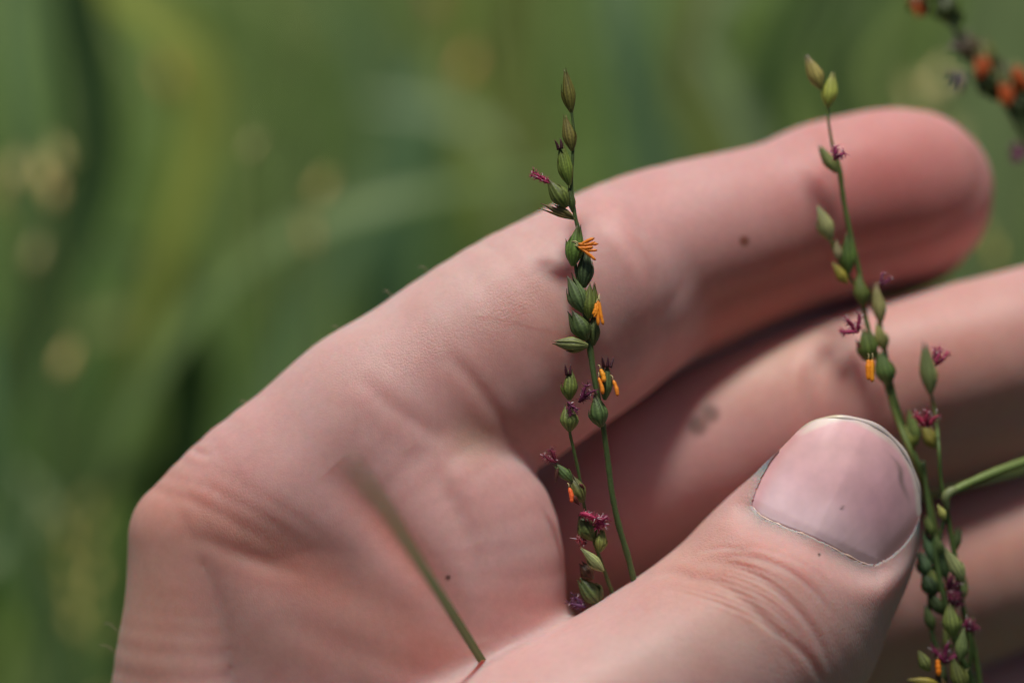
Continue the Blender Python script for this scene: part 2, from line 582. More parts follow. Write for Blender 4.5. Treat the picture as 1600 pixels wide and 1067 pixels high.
# ------------------------------------------------------------------ the hand
# groups of the hand's volume: chains of (x, y, depth, radius, depth factor)
CH = {
 'palm': [[(600, 682, 120, 168, .72), (430, 792, 118, 157, .72), (300, 842, 108, 100, .9)],
          [(300, 842, 108, 101, .9), (293, 950, 115, 99, 1), (288, 1080, 130, 115, 1), (300, 1300, 180, 150, 1), (330, 1900, 220, 170, 1)],
          [(450, 800, 140, 170, .72), (470, 1000, 155, 210, .62), (500, 1250, 190, 250, .62), (520, 1900, 230, 220, .75)],
          [(330, 850, 118, 118, .88), (400, 930, 132, 140, .8), (430, 1060, 150, 150, .8)],
          [(620, 900, 172, 190, .75), (720, 1150, 220, 240, .75), (700, 1400, 240, 250, .75)]],
 'index': [[(600, 682, 120, 168, .72), (775, 566, 140, 176, .8), (900, 490, 172, 168, .86), (965, 452, 190, 158, .95)]],
 'index_tip': [[(930, 462, 222, 154, 1), (1020, 425, 246, 158, .98), (1160, 384, 290, 149, 1), (1240, 358, 310, 144, 1), (1300, 337, 325, 149, 1), (1390, 315, 345, 146, .97), (1432, 300, 352, 129, .95)]],
 'mound': [[(565, 680, 118, 122, .95), (690, 795, 105, 148, .9), (727, 880, 105, 156, .9), (705, 1010, 130, 170, .9)]],
 'roll_a': [[(470, 790, 116, 85, 1), (560, 850, 94, 85, 1), (650, 925, 82, 88, 1), (760, 1030, 84, 95, 1), (900, 1200, 100, 120, 1)]],
 'roll_b': [[(430, 945, 130, 88, 1), (560, 1010, 112, 88, 1), (700, 1100, 100, 100, 1)]],
 'thumb': [[(1318, 783, 105, 118, .85), (1300, 815, 105, 138, .85), (1282, 850, 105, 150, .9), (1235, 915, 98, 168, .95), (1185, 990, 90, 184, 1), (1090, 1062, 64, 186, 1), (970, 1135, 32, 185, 1), (830, 1213, -5, 192, 1), (690, 1300, -10, 205, 1), (560, 1420, 60, 220, 1)]],
 'middle': [[(650, 1000, 430, 150, 1), (880, 865, 420, 166, 1), (1050, 762, 365, 166, 1), (1180, 700, 345, 162, 1), (1300, 655, 340, 160, 1), (1450, 610, 335, 154, 1), (1600, 570, 345, 150, 1), (1740, 525, 390, 142, 1), (1850, 490, 430, 128, 1)]],
 'ring': [[(650, 1200, 470, 150, 1), (950, 1100, 500, 150, 1), (1250, 985, 470, 150, 1), (1450, 920, 440, 140, 1), (1620, 868, 420, 133, 1), (1780, 820, 450, 125, 1), (1880, 790, 490, 110, 1)]],
 'little': [[(650, 1400, 490, 140, 1), (1050, 1290, 560, 125, 1), (1380, 1180, 530, 115, 1), (1600, 1115, 500, 104, 1), (1740, 1075, 520, 92, 1)]],
}
def lean_back(chain, off, fwd, back, cut):
    # two lobes in place of one: the upper nearer, the lower set back, so the underside turns away
    up, dn = [], []
    c = np.array(chain, float)
    for i in range(len(c)):
        a, b = c[max(i-1, 0)], c[min(i+1, len(c)-1)]
        d = b[:2] - a[:2]; d /= np.hypot(*d)
        nrm = np.array([-d[1], d[0]])
        if nrm[1] < 0: nrm = -nrm
        k = cut[i] if hasattr(cut, '__len__') else cut
        x, y, w, r, f = c[i]
        up.append((x - nrm[0]*off*k, y - nrm[1]*off*k, w - fwd*k, r - off*k, f))
        dn.append((x + nrm[0]*off*k, y + nrm[1]*off*k, w + back*k, r - off*k, f))
    mid = [(a[0]*.5+b[0]*.5, a[1]*.5+b[1]*.5, a[2]*.5+b[2]*.5, a[3] + off*.45*(cut[i] if hasattr(cut, '__len__') else cut), a[4]) for i, (a, b) in enumerate(zip(up, dn))]
    return [up, mid, dn]


CH['index_tip'] = lean_back(CH['index_tip'][0], 26, 14, 62, [.6, .9, 1, 1, 1, .9, .6])
CH['index'] = lean_back(CH['index'][0], 26, 4, 60, [0.01, .5, .8, .8])
CH['middle'] = lean_back(CH['middle'][0], 24, 14, 50, 1.0)

ORDER = [('palm', 0), ('index', 45), ('index_tip', 14), ('mound', 26), ('roll_a', 85), ('roll_b', 95), ('thumb', 26), ('middle', 10), ('ring', 10), ('little', 10)]
SEGS = {}
for k_, chains in CH.items():
    segs = []
    for c_ in chains:
        q_ = catmull(np.array(c_, float), 4)
        segs += [(q_[i], q_[i+1]) for i in range(len(q_) - 1)]
    SEGS[k_] = segs


def seg_dist(pts, a, b):
    """pts (...,3); a, b = (x, y, w, r, f)"""
    ab = b[:3] - a[:3]
    L2 = float(ab @ ab)
    px, py, pw = pts[0] - a[0], pts[1] - a[1], pts[2] - a[2]
    t = np.clip((px * ab[0] + py * ab[1] + pw * ab[2]) / L2, 0, 1)
    fz = a[4] + (b[4] - a[4]) * t
    dx, dy, dw = px - ab[0]*t, py - ab[1]*t, (pw - ab[2]*t) / fz
    return np.sqrt(dx*dx + dy*dy + dw*dw) - (a[3] + (b[3] - a[3]) * t)


def group_sdf(name, pts):
    d = None
    for a, b in SEGS[name]:
        e = seg_dist(pts, a, b)
        d = e if d is None else np.minimum(d, e)
    return d


def smin(a, b, k):
    if k <= 0: return np.minimum(a, b)
    h = np.clip(.5 + .5 * (b - a) / k, 0, 1)
    return b * (1 - h) + a * h - k * h * (1 - h)


def hand_volume(h=6.0):
    lo = np.array([120, 90, -240.]); hi = np.array([2020, 2000, 760.])
    ax = [np.arange(lo[i], hi[i], h, dtype=np.float32) for i in range(3)]
    shp = tuple(len(a) for a in ax)
    F = np.full(shp, 200., dtype=np.float32)
    for name, k in ORDER:
        G = np.full(shp, 200., dtype=np.float32)
        m = 60
        for a, b in SEGS[name]:
            r = max(a[3], b[3])
            s = []
            for i in range(3):
                l, u = min(a[i], b[i]) - r - m, max(a[i], b[i]) + r + m
                s.append(slice(max(0, int((l - lo[i]) / h)), max(0, min(shp[i], int((u - lo[i]) / h) + 1))))
            X = ax[0][s[0]][:, None, None]; Y = ax[1][s[1]][None, :, None]; Z = ax[2][s[2]][None, None, :]
            e = seg_dist((X, Y, Z), a.astype(np.float32), b.astype(np.float32))
            G[tuple(s)] = np.minimum(G[tuple(s)], e)
        F = smin(F, G, k).astype(np.float32)
    return F, lo, h


def surface_nets(F, lo, h):
    ins = F < 0
    nx, ny, nz = F.shape
    c = ins[:-1, :-1, :-1].astype(np.int8)
    tot = np.zeros((nx-1, ny-1, nz-1), np.int8)
    offs = [(i, j, k) for i in (0, 1) for j in (0, 1) for k in (0, 1)]
    for i, j, k in offs:
        tot += ins[i:nx-1+i, j:ny-1+j, k:nz-1+k]
    act = (tot > 0) & (tot < 8)
    I, J, K = np.nonzero(act)
    idx = np.full(act.shape, -1, np.int32)
    idx[I, J, K] = np.arange(len(I))
    val = {o: F[I+o[0], J+o[1], K+o[2]] for o in offs}
    acc = np.zeros((len(I), 3)); cnt = np.zeros(len(I))
    for o in offs:
        for d in range(3):
            if o[d] == 0:
                p = list(o); p[d] = 1; p = tuple(p)
                a, b = val[o], val[p]
                m = (a < 0) != (b < 0)
                t = np.where(m, a / np.where(m, a - b, 1), 0)
                pos = np.tile(np.array(o, float), (len(I), 1)); pos[:, d] = t
                acc[m] += pos[m]; cnt[m] += 1
    V = (np.stack([I, J, K], 1) + acc / cnt[:, None]) * h + lo
    faces = []
    for d in range(3):
        a = [slice(None)]*3; b = [slice(None)]*3
        a[d] = slice(0, -1); b[d] = slice(1, None)
        s = ins[tuple(a)] != ins[tuple(b)]
        e1, e2 = [(1, 2), (2, 0), (0, 1)][d]
        i = np.nonzero(s)
        ok = (i[e1] > 0) & (i[e2] > 0) & (i[e1] < F.shape[e1]-1) & (i[e2] < F.shape[e2]-1)
        i = [q[ok] for q in i]
        flip = ins[i[0], i[1], i[2]]
        def cell(da, db):
            q = [x.copy() for x in i]; q[e1] -= da; q[e2] -= db
            return idx[q[0], q[1], q[2]]
        f = np.stack([cell(1, 1), cell(0, 1), cell(0, 0), cell(1, 0)], 1)
        f[~flip] = f[~flip][:, ::-1]
        faces.append(f)
    Fc = np.concatenate(faces)
    Fc = Fc[(Fc >= 0).all(1)]
    return V, Fc


def poly_dist(x, y, pts):
    """distance to a polyline in the picture plane and the running fraction along it"""
    pts = catmull(np.array(pts, float), 6)
    best = np.full(x.shape, 1e9); frac = np.zeros(x.shape); sgn = np.zeros(x.shape)
    n = len(pts) - 1
    for i in range(n):
        a, b = pts[i], pts[i+1]
        ab = b - a
        t = np.clip(((x-a[0])*ab[0] + (y-a[1])*ab[1]) / (ab @ ab), 0, 1)
        dx, dy = x - a[0] - ab[0]*t, y - a[1] - ab[1]*t
        d = np.hypot(dx, dy)
        m = d < best
        best = np.where(m, d, best); frac = np.where(m, (i + t) / n, frac)
        sgn = np.where(m, np.sign(ab[0]*dy - ab[1]*dx), sgn)
    return best, frac, sgn


# the thumbnail's outline (picture plane), as four sides
N_BASE = [(1174, 789), (1190, 806), (1222, 821), (1270, 840), (1318, 864), (1348, 879), (1367, 882)]
N_LEFT = [(1174, 789), (1186, 755), (1210, 713), (1246, 674)]
N_TIP = [(1246, 674), (1278, 656), (1320, 652), (1368, 665), (1408, 700), (1433, 752), (1440, 800)]
N_RIGHT = [(1367, 882), (1396, 866), (1424, 836), (1440, 800)]


def nail_depth(x, y):
    """depth of the nail plate, a shallow saddle along the thumb"""
    cx, cy = 1308, 765
    dx, dy = x - cx, y - cy
    a = dx * .44 - dy * .898         # along, towards the tip
    b = dx * .898 + dy * .44         # across, towards the right
    return -14 + .0034 * b * b + .10 * b * (b > 0) + .0010 * (a + 30) ** 2 + .17 * np.maximum(a + 70, 0)


def in_nail(x, y):
    loop = list(catmull(np.array(N_BASE, float), 6)) + list(catmull(np.array(N_RIGHT, float), 6))[1:] \
        + list(catmull(np.array(N_TIP, float), 6))[::-1][1:] + list(catmull(np.array(N_LEFT, float), 6))[::-1][1:]
    ins = np.zeros(x.shape, bool)
    n = len(loop)
    for i in range(n):
        (x1, y1), (x2, y2) = loop[i], loop[(i+1) % n]
        m = ((y1 > y) != (y2 > y)) & (x < (x2 - x1) * (y - y1) / ((y2 - y1) if y2 != y1 else 1e-9) + x1)
        ins ^= m
    return ins


# creases: (region, points, depth, width, side bulge)
CREASES = [
 (('palm', 'index', 'mound', 'roll_a', 'roll_b'), [(700, 552), (735, 590), (772, 640), (800, 690)], 3.00, 11.2, .3),
 (('palm', 'index', 'mound', 'roll_a', 'roll_b'), [(560, 585), (600, 625), (650, 660), (700, 690)], 1.75, 12.5, .4),
 (('palm', 'index', 'mound', 'roll_a', 'roll_b'), [(640, 700), (680, 760), (720, 800), (740, 850)], 2.00, 22.5, .3),
 (('palm', 'index', 'mound', 'roll_a', 'roll_b'), [(520, 730), (575, 790), (625, 850), (690, 925), (740, 1010)], 9.0, 27.5, .2),
 (('palm', 'index', 'mound', 'roll_a', 'roll_b'), [(660, 700), (715, 790), (745, 880), (752, 980)], 2.00, 15.0, .4),
 (('palm', 'index', 'mound', 'roll_a', 'roll_b'), [(330, 800), (420, 850), (520, 905), (640, 965), (740, 1040)], 3.00, 37.5, .2),
 (('palm', 'index', 'mound', 'roll_a', 'roll_b'), [(420, 960), (520, 1000), (620, 1040), (700, 1070)], 3.00, 25.0, .2),
 (('palm', 'index', 'roll_a', 'roll_b'), [(230, 765), (280, 775), (340, 800), (420, 850)], 1.10, 8.8, .4),
 (('palm', 'index', 'roll_a', 'roll_b'), [(250, 740), (320, 760), (400, 800), (470, 850)], 0.80, 8.8, .4),
 (('palm', 'index', 'roll_a', 'roll_b'), [(300, 720), (380, 760), (450, 800), (520, 850)], 0.70, 10.0, .4),
 (('palm', 'index', 'roll_a', 'roll_b'), [(280, 830), (340, 850), (420, 880), (480, 900)], 1.50, 11.2, .4),
 (('palm', 'index'), [(284, 684), (300, 700), (330, 712)], 2.50, 6.2, .3),
 (('index', 'index_tip'), [(930, 318), (955, 345), (990, 385), (1012, 430), (1018, 500), (1012, 560)], 2.50, 11.2, .5),
 (('index', 'index_tip'), [(945, 322), (985, 350), (1010, 372)], 2.00, 10.0, .3),
 (('index_tip',), [(1262, 205), (1285, 235), (1300, 270), (1306, 330), (1296, 400)], 3.50, 11.2, .5),
 (('index_tip',), [(1245, 212), (1262, 240), (1280, 262)], 2.00, 8.8, .4),
 # thumb knuckle wrinkles
 (('thumb',), [(1120, 872), (1165, 868), (1220, 885), (1270, 920), (1300, 960)], 1.61, 4.5, .5),
 (('thumb',), [(1150, 852), (1200, 858), (1255, 880), (1300, 915)], 1.24, 3.5, .5),
 (('thumb',), [(1085, 880), (1130, 878), (1185, 900), (1240, 945), (1280, 1000), (1298, 1050)], 2.23, 6, .5),
 (('thumb',), [(1065, 905), (1110, 905), (1160, 935), (1205, 985), (1240, 1040)], 1.98, 7, .5),
 (('thumb',), [(1170, 940), (1215, 985), (1260, 1025), (1285, 1067)], 1.86, 6, .5),
 (('thumb',), [(1000, 900), (1050, 892), (1095, 905)], 1.98, 7, .5),
 (('thumb',), [(1090, 860), (1140, 855), (1180, 862)], 1.12, 3.5, .5),
 (('thumb',), [(1210, 830), (1260, 853), (1320, 880)], 1.36, 5, .5),
 (('middle',), [(1275, 540), (1262, 610), (1270, 690)], 4, 12, .4),
]
for q in range(9):   # fine parallel knuckle lines
    o = q * 9
    CREASES.append((('thumb',), [(1110 - o*.9, 880 + o*.55), (1160 - o*.75, 882 + o*.75), (1215 - o*.5, 905 + o*.85), (1262 - o*.3, 945 + o*.9)],
                    0.7 + .4 * random.random(), 2.6, .4))


def build_hand():
    F, lo, h = hand_volume()
    V, Q = surface_nets(F, lo, h)
    del F
    me = bpy.data.meshes.new('raw')
    me.vertices.add(len(V)); me.loops.add(Q.size); me.polygons.add(len(Q))
    me.vertices.foreach_set('co', V.astype(np.float32).ravel())
    me.loops.foreach_set('vertex_index', Q.astype(np.int32).ravel())
    me.polygons.foreach_set('loop_start', np.arange(0, Q.size, 4, dtype=np.int32))
    me.polygons.foreach_set('loop_total', np.full(len(Q), 4, dtype=np.int32))
    me.update(calc_edges=True)
    tmp = bpy.data.objects.new('raw', me); COL.objects.link(tmp)
    sm = tmp.modifiers.new('smooth', 'SMOOTH'); sm.iterations = 3; sm.factor = .5
    sb = tmp.modifiers.new('sub', 'SUBSURF'); sb.levels = 1; sb.render_levels = 1
    dg = bpy.context.evaluated_depsgraph_get()
    ev = bpy.data.meshes.new_from_object(tmp.evaluated_get(dg))
    bpy.data.objects.remove(tmp); bpy.data.meshes.remove(me)
    n = len(ev.vertices)
    co = np.empty(n*3, np.float32); ev.vertices.foreach_get('co', co); co = co.reshape(-1, 3).astype(float)
    no = np.empty(n*3, np.float32); ev.vertices.foreach_get('normal', no); no = no.reshape(-1, 3).astype(float)
    lp = np.empty(len(ev.loops), np.int32); ev.loops.foreach_get('vertex_index', lp); Q = lp.reshape(-1, 4)
    bpy.data.meshes.remove(ev)
    ds = np.stack([group_sdf(k, co.T) for k, _ in ORDER])
    gid = ds.argmin(0)
    wt = np.exp(-(ds - ds.min(0)) / 9.0); wt /= wt.sum(0)
    names = [k for k, _ in ORDER]
    x, y, w = co.T
    front = np.clip(-no[:, 2] * 2.2, 0, 1)
    disp = np.zeros(n)
    redness = np.zeros(n)
    for reg, pts, dep, wid, bulge in CREASES:
        wr = wt[[names.index(r) for r in reg]].sum(0)
        ok = (wr > .02) & (front > .02)
        pp = np.array(pts)
        ok &= (x > pp[:, 0].min() - 90) & (x < pp[:, 0].max() + 90) & (y > pp[:, 1].min() - 90) & (y < pp[:, 1].max() + 90)
        d, fr, sg = poly_dist(x[ok], y[ok], pts)
        fade = np.clip(np.sin(np.pi * np.clip(fr, 0, 1)), 0, 1) ** .6
        g = np.exp(-(d / wid) ** 2)
        b2 = np.exp(-((d - wid * 2.1) / (wid * 1.2)) ** 2)
        disp[ok] += (-dep * g + dep * bulge * b2) * fade * front[ok] * wr[ok]
        redness[ok] = np.maximum(redness[ok], g * fade * wr[ok] * min(1, dep / 9) * (.5 if reg == ('thumb',) else 1))
    # the pad below the first joint stands proud of the next one
    for reg, pts, hgt, fall in ((('index', 'index_tip'), [(950, 300), (985, 350), (1012, 410), (1024, 480), (1020, 550), (1000, 610)], 17, 110),
                                (('index_tip',), [(1270, 200), (1296, 255), (1304, 320), (1296, 400)], -6, 70)):
        wr = wt[[names.index(r) for r in reg]].sum(0)
        d, fr, sg = poly_dist(x, y, pts)
        sd = d * sg
        g = np.clip(.5 + sd / 44, 0, 1); g = g * g * (3 - 2 * g)
        disp += hgt * g * np.exp(-np.maximum(sd, 0) / fall) * np.clip(np.sin(np.pi * np.clip(fr * .9 + .05, 0, 1)), 0, 1) ** .5 * wr * front * (d < 400)
    # soft unevenness of flesh
    def wav(a, b, c, s): return np.sin(x * a + s) * np.sin(y * b + 2*s) * np.sin(w * c + 3*s + x * .003)
    disp += 1.3 * wav(.021, .025, .018, 1) + .5 * wav(.043, .037, .05, 2.1) + .12 * wav(.09, .083, .1, .4)
    th = names.index('thumb')
    # nail bed: flesh gives way under the nail, folds rise round it
    near = (gid == th) & (x > 1060) & (x < 1500) & (y > 590) & (y < 1040)
    co += no * disp[:, None]
    ii = np.nonzero(near & (co[:, 2] < 140))[0]
    ins = in_nail(co[ii, 0], co[ii, 1])
    nd = nail_depth(co[ii, 0], co[ii, 1])
    dB, fB, _ = poly_dist(co[ii, 0], co[ii, 1], N_BASE)
    dL, fL, _ = poly_dist(co[ii, 0], co[ii, 1], N_LEFT)
    dR, fR, _ = poly_dist(co[ii, 0], co[ii, 1], N_RIGHT)
    dT, fT, _ = poly_dist(co[ii, 0], co[ii, 1], N_TIP)
    dS = np.minimum(np.minimum(dB, dL), dR)
    out = ~ins
    # near the nail the skin surface meets the nail's level
    zt = nd - 3.2 * np.exp(-((dS - 8) / 12) ** 2) - 1.0
    bl = np.exp(-(dS / 26) ** 2) * out * (dT > 6)
    co[ii, 2] = co[ii, 2] * (1 - bl) + np.where(co[ii, 2] < nd + 120, zt, co[ii, 2]) * bl
    wi = ii[ins]
    co[wi, 2] = np.maximum(co[wi, 2], nd[ins] + 3)
    # colours: base plus patches of skin tone, some with shade painted in
    base = np.array([.625, .380, .358])
    C = np.tile(base, (n, 1))
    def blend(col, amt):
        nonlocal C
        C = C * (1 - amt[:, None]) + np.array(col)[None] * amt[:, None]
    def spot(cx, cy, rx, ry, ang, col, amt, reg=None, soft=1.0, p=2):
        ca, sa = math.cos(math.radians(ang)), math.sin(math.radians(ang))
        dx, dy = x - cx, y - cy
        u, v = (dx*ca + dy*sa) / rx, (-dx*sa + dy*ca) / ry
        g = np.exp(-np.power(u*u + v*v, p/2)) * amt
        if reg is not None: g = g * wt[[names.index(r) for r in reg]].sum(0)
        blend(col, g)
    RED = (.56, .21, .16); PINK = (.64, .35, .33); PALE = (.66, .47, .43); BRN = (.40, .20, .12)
    hand_ = ('palm', 'index', 'mound', 'roll_a', 'roll_b')
    spot(1400, 320, 190, 190, 0, (.58, .20, .18), .85, ('index_tip',))
    spot(1150, 480, 200, 80, -18, (.52, .18, .13), .7, ('index_tip',))  # shaded underside of the finger, painted into the skin colour
    spot(1010, 330, 80, 50, 40, PINK, .6, ('index', 'index_tip'))
    spot(640, 470, 260, 110, -33, PALE, .7, hand_)
    spot(840, 480, 120, 90, -30, (.57, .31, .25), .5, hand_)
    spot(885, 540, 55, 45, 0, RED, .45, hand_)
    spot(800, 680, 120, 70, 40, RED, .4, ('index',))  # painted shade below the index base, in red
    spot(290, 800, 160, 80, 30, (.56, .27, .22), .4, hand_)
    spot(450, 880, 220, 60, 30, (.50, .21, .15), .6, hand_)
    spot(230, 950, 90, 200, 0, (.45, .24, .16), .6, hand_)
    spot(450, 1010, 260, 80, 10, (.58, .34, .28), .5, hand_)
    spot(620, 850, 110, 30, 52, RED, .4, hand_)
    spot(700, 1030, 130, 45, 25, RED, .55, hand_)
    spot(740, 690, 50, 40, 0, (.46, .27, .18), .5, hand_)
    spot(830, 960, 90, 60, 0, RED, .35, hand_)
    spot(1500, 560, 300, 120, -12, (.58, .30, .23), .6, ('middle',))
    spot(1200, 560, 140, 70, -20, (.60, .36, .27), .6, ('middle',))
    spot(1600, 870, 200, 120, 0, (.56, .30, .20), .5, ('ring',))
    spot(1130, 900, 180, 90, 25, (.60, .34, .26), .6, ('thumb',))
    spot(1250, 985, 40, 90, -40, (.58, .30, .28), .5, ('thumb',))
    spot(1195, 770, 26, 60, 35, (.68, .48, .45), .7, ('thumb',))
    spot(1050, 1020, 220, 70, -20, (.56, .42, .36), .5, ('thumb',))
    blend(RED, np.clip(redness, 0, 1) * .38)
    det = np.full(n, .10)
    def dspot(cx, cy, rx, ry, ang, a):
        nonlocal det
        ca, sa = math.cos(math.radians(ang)), math.sin(math.radians(ang))
        u, v = ((x-cx)*ca + (y-cy)*sa) / rx, (-(x-cx)*sa + (y-cy)*ca) / ry
        det = np.maximum(det, a * np.exp(-(u*u + v*v)))
    dspot(740, 500, 200, 80, -15, .85); dspot(1180, 870, 190, 100, 10, .85); dspot(1150, 1000, 240, 140, 0, .5)
    dspot(350, 800, 150, 90, 30, .3); dspot(1190, 760, 30, 70, 35, .6)
    # small marks: moles, soil stains
    for cx, cy, r, col, reg in ((1163, 377, 8, (.24, .08, .04), ('index_tip',)), (700, 902, 4.2, (.12, .04, .03), hand_),
                                (1110, 646, 15, (.22, .12, .10), ('middle',)), (1091, 665, 16, (.22, .12, .10), ('middle',)),
                                 
                                (1280, 866, 2.2, (.02, .01, .01), ('thumb',)), (1249, 831, 2.4, (.02, .01, .01), ('thumb',))):
        spot(cx, cy, r, r, 0, col, .9, reg, p=4)
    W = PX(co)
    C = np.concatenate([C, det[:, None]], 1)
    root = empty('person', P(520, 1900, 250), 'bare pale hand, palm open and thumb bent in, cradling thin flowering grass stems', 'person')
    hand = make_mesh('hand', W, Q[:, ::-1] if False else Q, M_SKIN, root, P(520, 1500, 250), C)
    return root, hand


def build_nail(root, hand):
    nu, nv = 96, 48
    def res(pts, n):
        c = catmull(np.array(pts, float), 24)
        d = np.concatenate([[0], np.cumsum(np.hypot(*np.diff(c, axis=0).T))]); d /= d[-1]
        t = np.linspace(0, 1, n)
        return np.stack([np.interp(t, d, c[:, 0]), np.interp(t, d, c[:, 1])], 1)
    B, T, Lf, R = res(N_BASE, nu), res(N_TIP, nu), res(N_LEFT, nv), res(N_RIGHT, nv)
    u = np.linspace(0, 1, nu)[:, None, None]; v = np.linspace(0, 1, nv)[None, :, None]
    G = (1-v)*B[:, None] + v*T[:, None] + (1-u)*Lf[None] + u*R[None] \
        - ((1-u)*(1-v)*B[0] + u*(1-v)*B[-1] + (1-u)*v*T[0] + u*v*T[-1])
    gx, gy = G[..., 0], G[..., 1]
    gw = nail_depth(gx, gy) + (.035 * np.sin(u[..., 0] * 88) + .028 * np.sin(u[..., 0] * 143 + 1)) * np.ones_like(gx)
    U = np.broadcast_to(u[..., 0], gx.shape); Vv = np.broadcast_to(v[..., 0], gx.shape)
    # colour of the plate
    dT, _, _ = poly_dist(gx.ravel(), gy.ravel(), N_TIP); dT = dT.reshape(gx.shape)
    dB, _, _ = poly_dist(gx.ravel(), gy.ravel(), N_BASE); dB = dB.reshape(gx.shape)
    C = np.tile(np.array([.82, .47, .49]), gx.shape + (1,)).astype(float)
    def bl(col, a):
        nonlocal C
        C = C * (1 - a[..., None]) + np.array(col) * a[..., None]
    bl((.88, .66, .69), np.exp(-(dB / 80) ** 2) * .8)
    bl((.66, .35, .40), np.exp(-(((gx-1385)/60)**2 + ((gy-800)/70)**2)) * .75)
    bl((.70, .46, .44), np.exp(-(((gx-1300)/60)**2 + ((gy-700)/40)**2)) * .5)
    bl((.25, .10, .07), np.exp(-((gx + gy*.9 - 2165) / 16) ** 2) * (gx > 1370) * (dT > 8) * .5)  # shadow between plate and right fold, painted on the plate
    bl((.60, .40, .33), np.exp(-(U / .10) ** 2) * np.clip(Vv * 1.6, 0, 1) * .8)
    bl((.78, .68, .58), np.clip((11 + 3 * np.sin(gx * .07) - dT) / 5, 0, 1) * .75)
    bl((.80, .66, .66), np.clip((16 - dB) / 10, 0, 1) * .35)
    bl((.70, .34, .36), np.exp(-(np.abs(U - .03) / .05) ** 2) * .6)
    rim_line = 17 + 4 * np.sin(gx * .05) + 3 * np.sin(gy * .11)
    bl((.20, .15, .13), np.exp(-((dT - rim_line) / 4.0) ** 2) * np.exp(-(((gx-1414)/26)**2 + ((gy-742)/34)**2)) * .8)
    bl((.10, .06, .05), np.exp(-(((gx-1316)/2.6)**2 + ((gy-793)/2.6)**2)))
    org = P(1300, 780, 0)
    def plate(mask_name, j0, j1, wof, cols, thick):
        m, nn = nu, j1 - j0
        X, Y, Wd = gx[:, j0:j1], gy[:, j0:j1], gw[:, j0:j1] + wof
        top = np.stack([X, Y, Wd], -1).reshape(-1, 3)
        bot = np.stack([X, Y, Wd + thick], -1).reshape(-1, 3)
        V = PX(np.vstack([top, bot]))
        i, j = np.meshgrid(np.arange(m-1), np.arange(nn-1), indexing='ij')
        q = (i*nn + j).ravel()
        f = [np.stack([q, q+1, q+nn+1, q+nn], 1), np.stack([q, q+nn, q+nn+1, q+1], 1) + m*nn]
        rim = list(range(0, nn)) + [r*nn + nn-1 for r in range(1, m)] + [(m-1)*nn + c for c in range(nn-2, -1, -1)] + [r*nn for r in range(m-2, 0, -1)]
        rim = np.array(rim); nx_ = np.roll(rim, -1)
        f.append(np.stack([rim, rim + m*nn, nx_ + m*nn, nx_], 1))
        cc = cols[:, j0:j1].reshape(-1, 3)
        return V, np.concatenate(f), np.vstack([cc, cc])
    ridge = .5 * np.sin(U * 90) * 0
    V, F, C2 = plate('a', 0, nv, ridge, C, 6)
    nail = make_mesh('thumbnail', V, F, M_NAIL, hand, org, C2)
    # pale free edge, a curved lip along the tip
    mb = MB()
    tp = res(N_TIP, 26)
    k = np.linspace(0, 1, 26)
    tube(mb, [(p[0] - (p[0]-1310)*.012, p[1] - (p[1]-770)*.012, nail_depth(p[0], p[1]) + 3) for p in tp],
         1.5 + 3.6 * np.sin(np.pi * k) ** .5 + .7 * np.sin(k * 31), [(.62, .52, .38) if t < .25 else (.62, .53, .50) for t in k], seg=8, n=2)
    mb.build('nail_edge', M_NAIL, nail, org)
    # dry cuticle skin along the base
    mb = MB()
    bp_ = res(N_BASE, 20)
    tube(mb, [(p[0] + random.uniform(-.8, .8), p[1] + 1 + random.uniform(-.8, .8), nail_depth(p[0], p[1]) - .5) for p in bp_],
         [random.uniform(1.3, 2.7) for _ in bp_], (.60, .42, .35), seg=6, n=2, wob=.35)
    mb.build('cuticle', M_NAIL, nail, org)


def build_hairs():
    mb = MB()
    for (hx, hy) in ((498, 548), (505, 541), (516, 533), (452, 584), (532, 520), (388, 630), (172, 1010), (178, 980), (610, 462), (668, 424)):
        l = random.uniform(12, 26); an = random.uniform(1.9, 3.0)
        w0 = 122
        p0 = (hx + 8, hy + 8, w0); p1 = (hx + l*.45*math.cos(an), hy - l*.5*math.sin(an), w0 - 5)
        p2 = (hx + l*math.cos(an), hy - l*.55*math.sin(an) + 3, w0 - 12)
        tube(mb, [p0, p1, p2], [.55, .45, .15], (.35, .26, .18), seg=4, n=4)
    o = mb.build('hair', M_STIGMA, person, P(500, 540, 120))
    o['kind'] = 'stuff'


build_ground()
build_meadow()
person, hand = build_hand()
build_nail(person, hand)
build_hairs()
# ------------------------------------------------------------------ flowering grass stems
PALE_TIP = (.30, .20, .24)


def down(x, y, w, dx=30, length=9000):
    """where a stem goes on below the frame, towards the ground"""
    return (x + dx, y + length * .12, w + 40)


def root_of(x, y, w):
    return P(x, y, w)


# --- the sharp sprig in the middle
sprig_a = empty('grass_sprig', P(985, 890, 40), 'sharp tall green sprig with orange anthers standing in front of the index finger', 'grass sprig')
A = sprig_a
stem(A, [(893, 172, 0), (896, 205, 0), (895, 240, 0), (893, 290, 0), (898, 335, 0), (904, 362, 0), (901, 385, 2), (899, 415, 3), (906, 450, 4),
         (915, 500, 5), (921, 545, 4), (929, 592, 4), (938, 640, 4), (943, 670, 6), (950, 720, 12), (957, 775, 18), (968, 825, 26),
         (980, 865, 34), (990, 905, 42), (1000, 960, 60), (1010, 1060, 110), (1030, 1300, 160)],
     [2.2, 2.4, 2.6, 2.8, 3.2, 3.2, 2.8, 2.8, 3.2, 4.0, 4.4, 4.6, 4.2, 4.4, 4.6, 4.8, 5.0, 5.0, 5, 5, 5, 5.4], (.045, .085, .040))
stem(A, [(913, 452, 2), (917, 490, 4), (923, 535, 6), (929, 590, 5)], [2.4, 3, 3.6, 3.4], (.055, .095, .035))
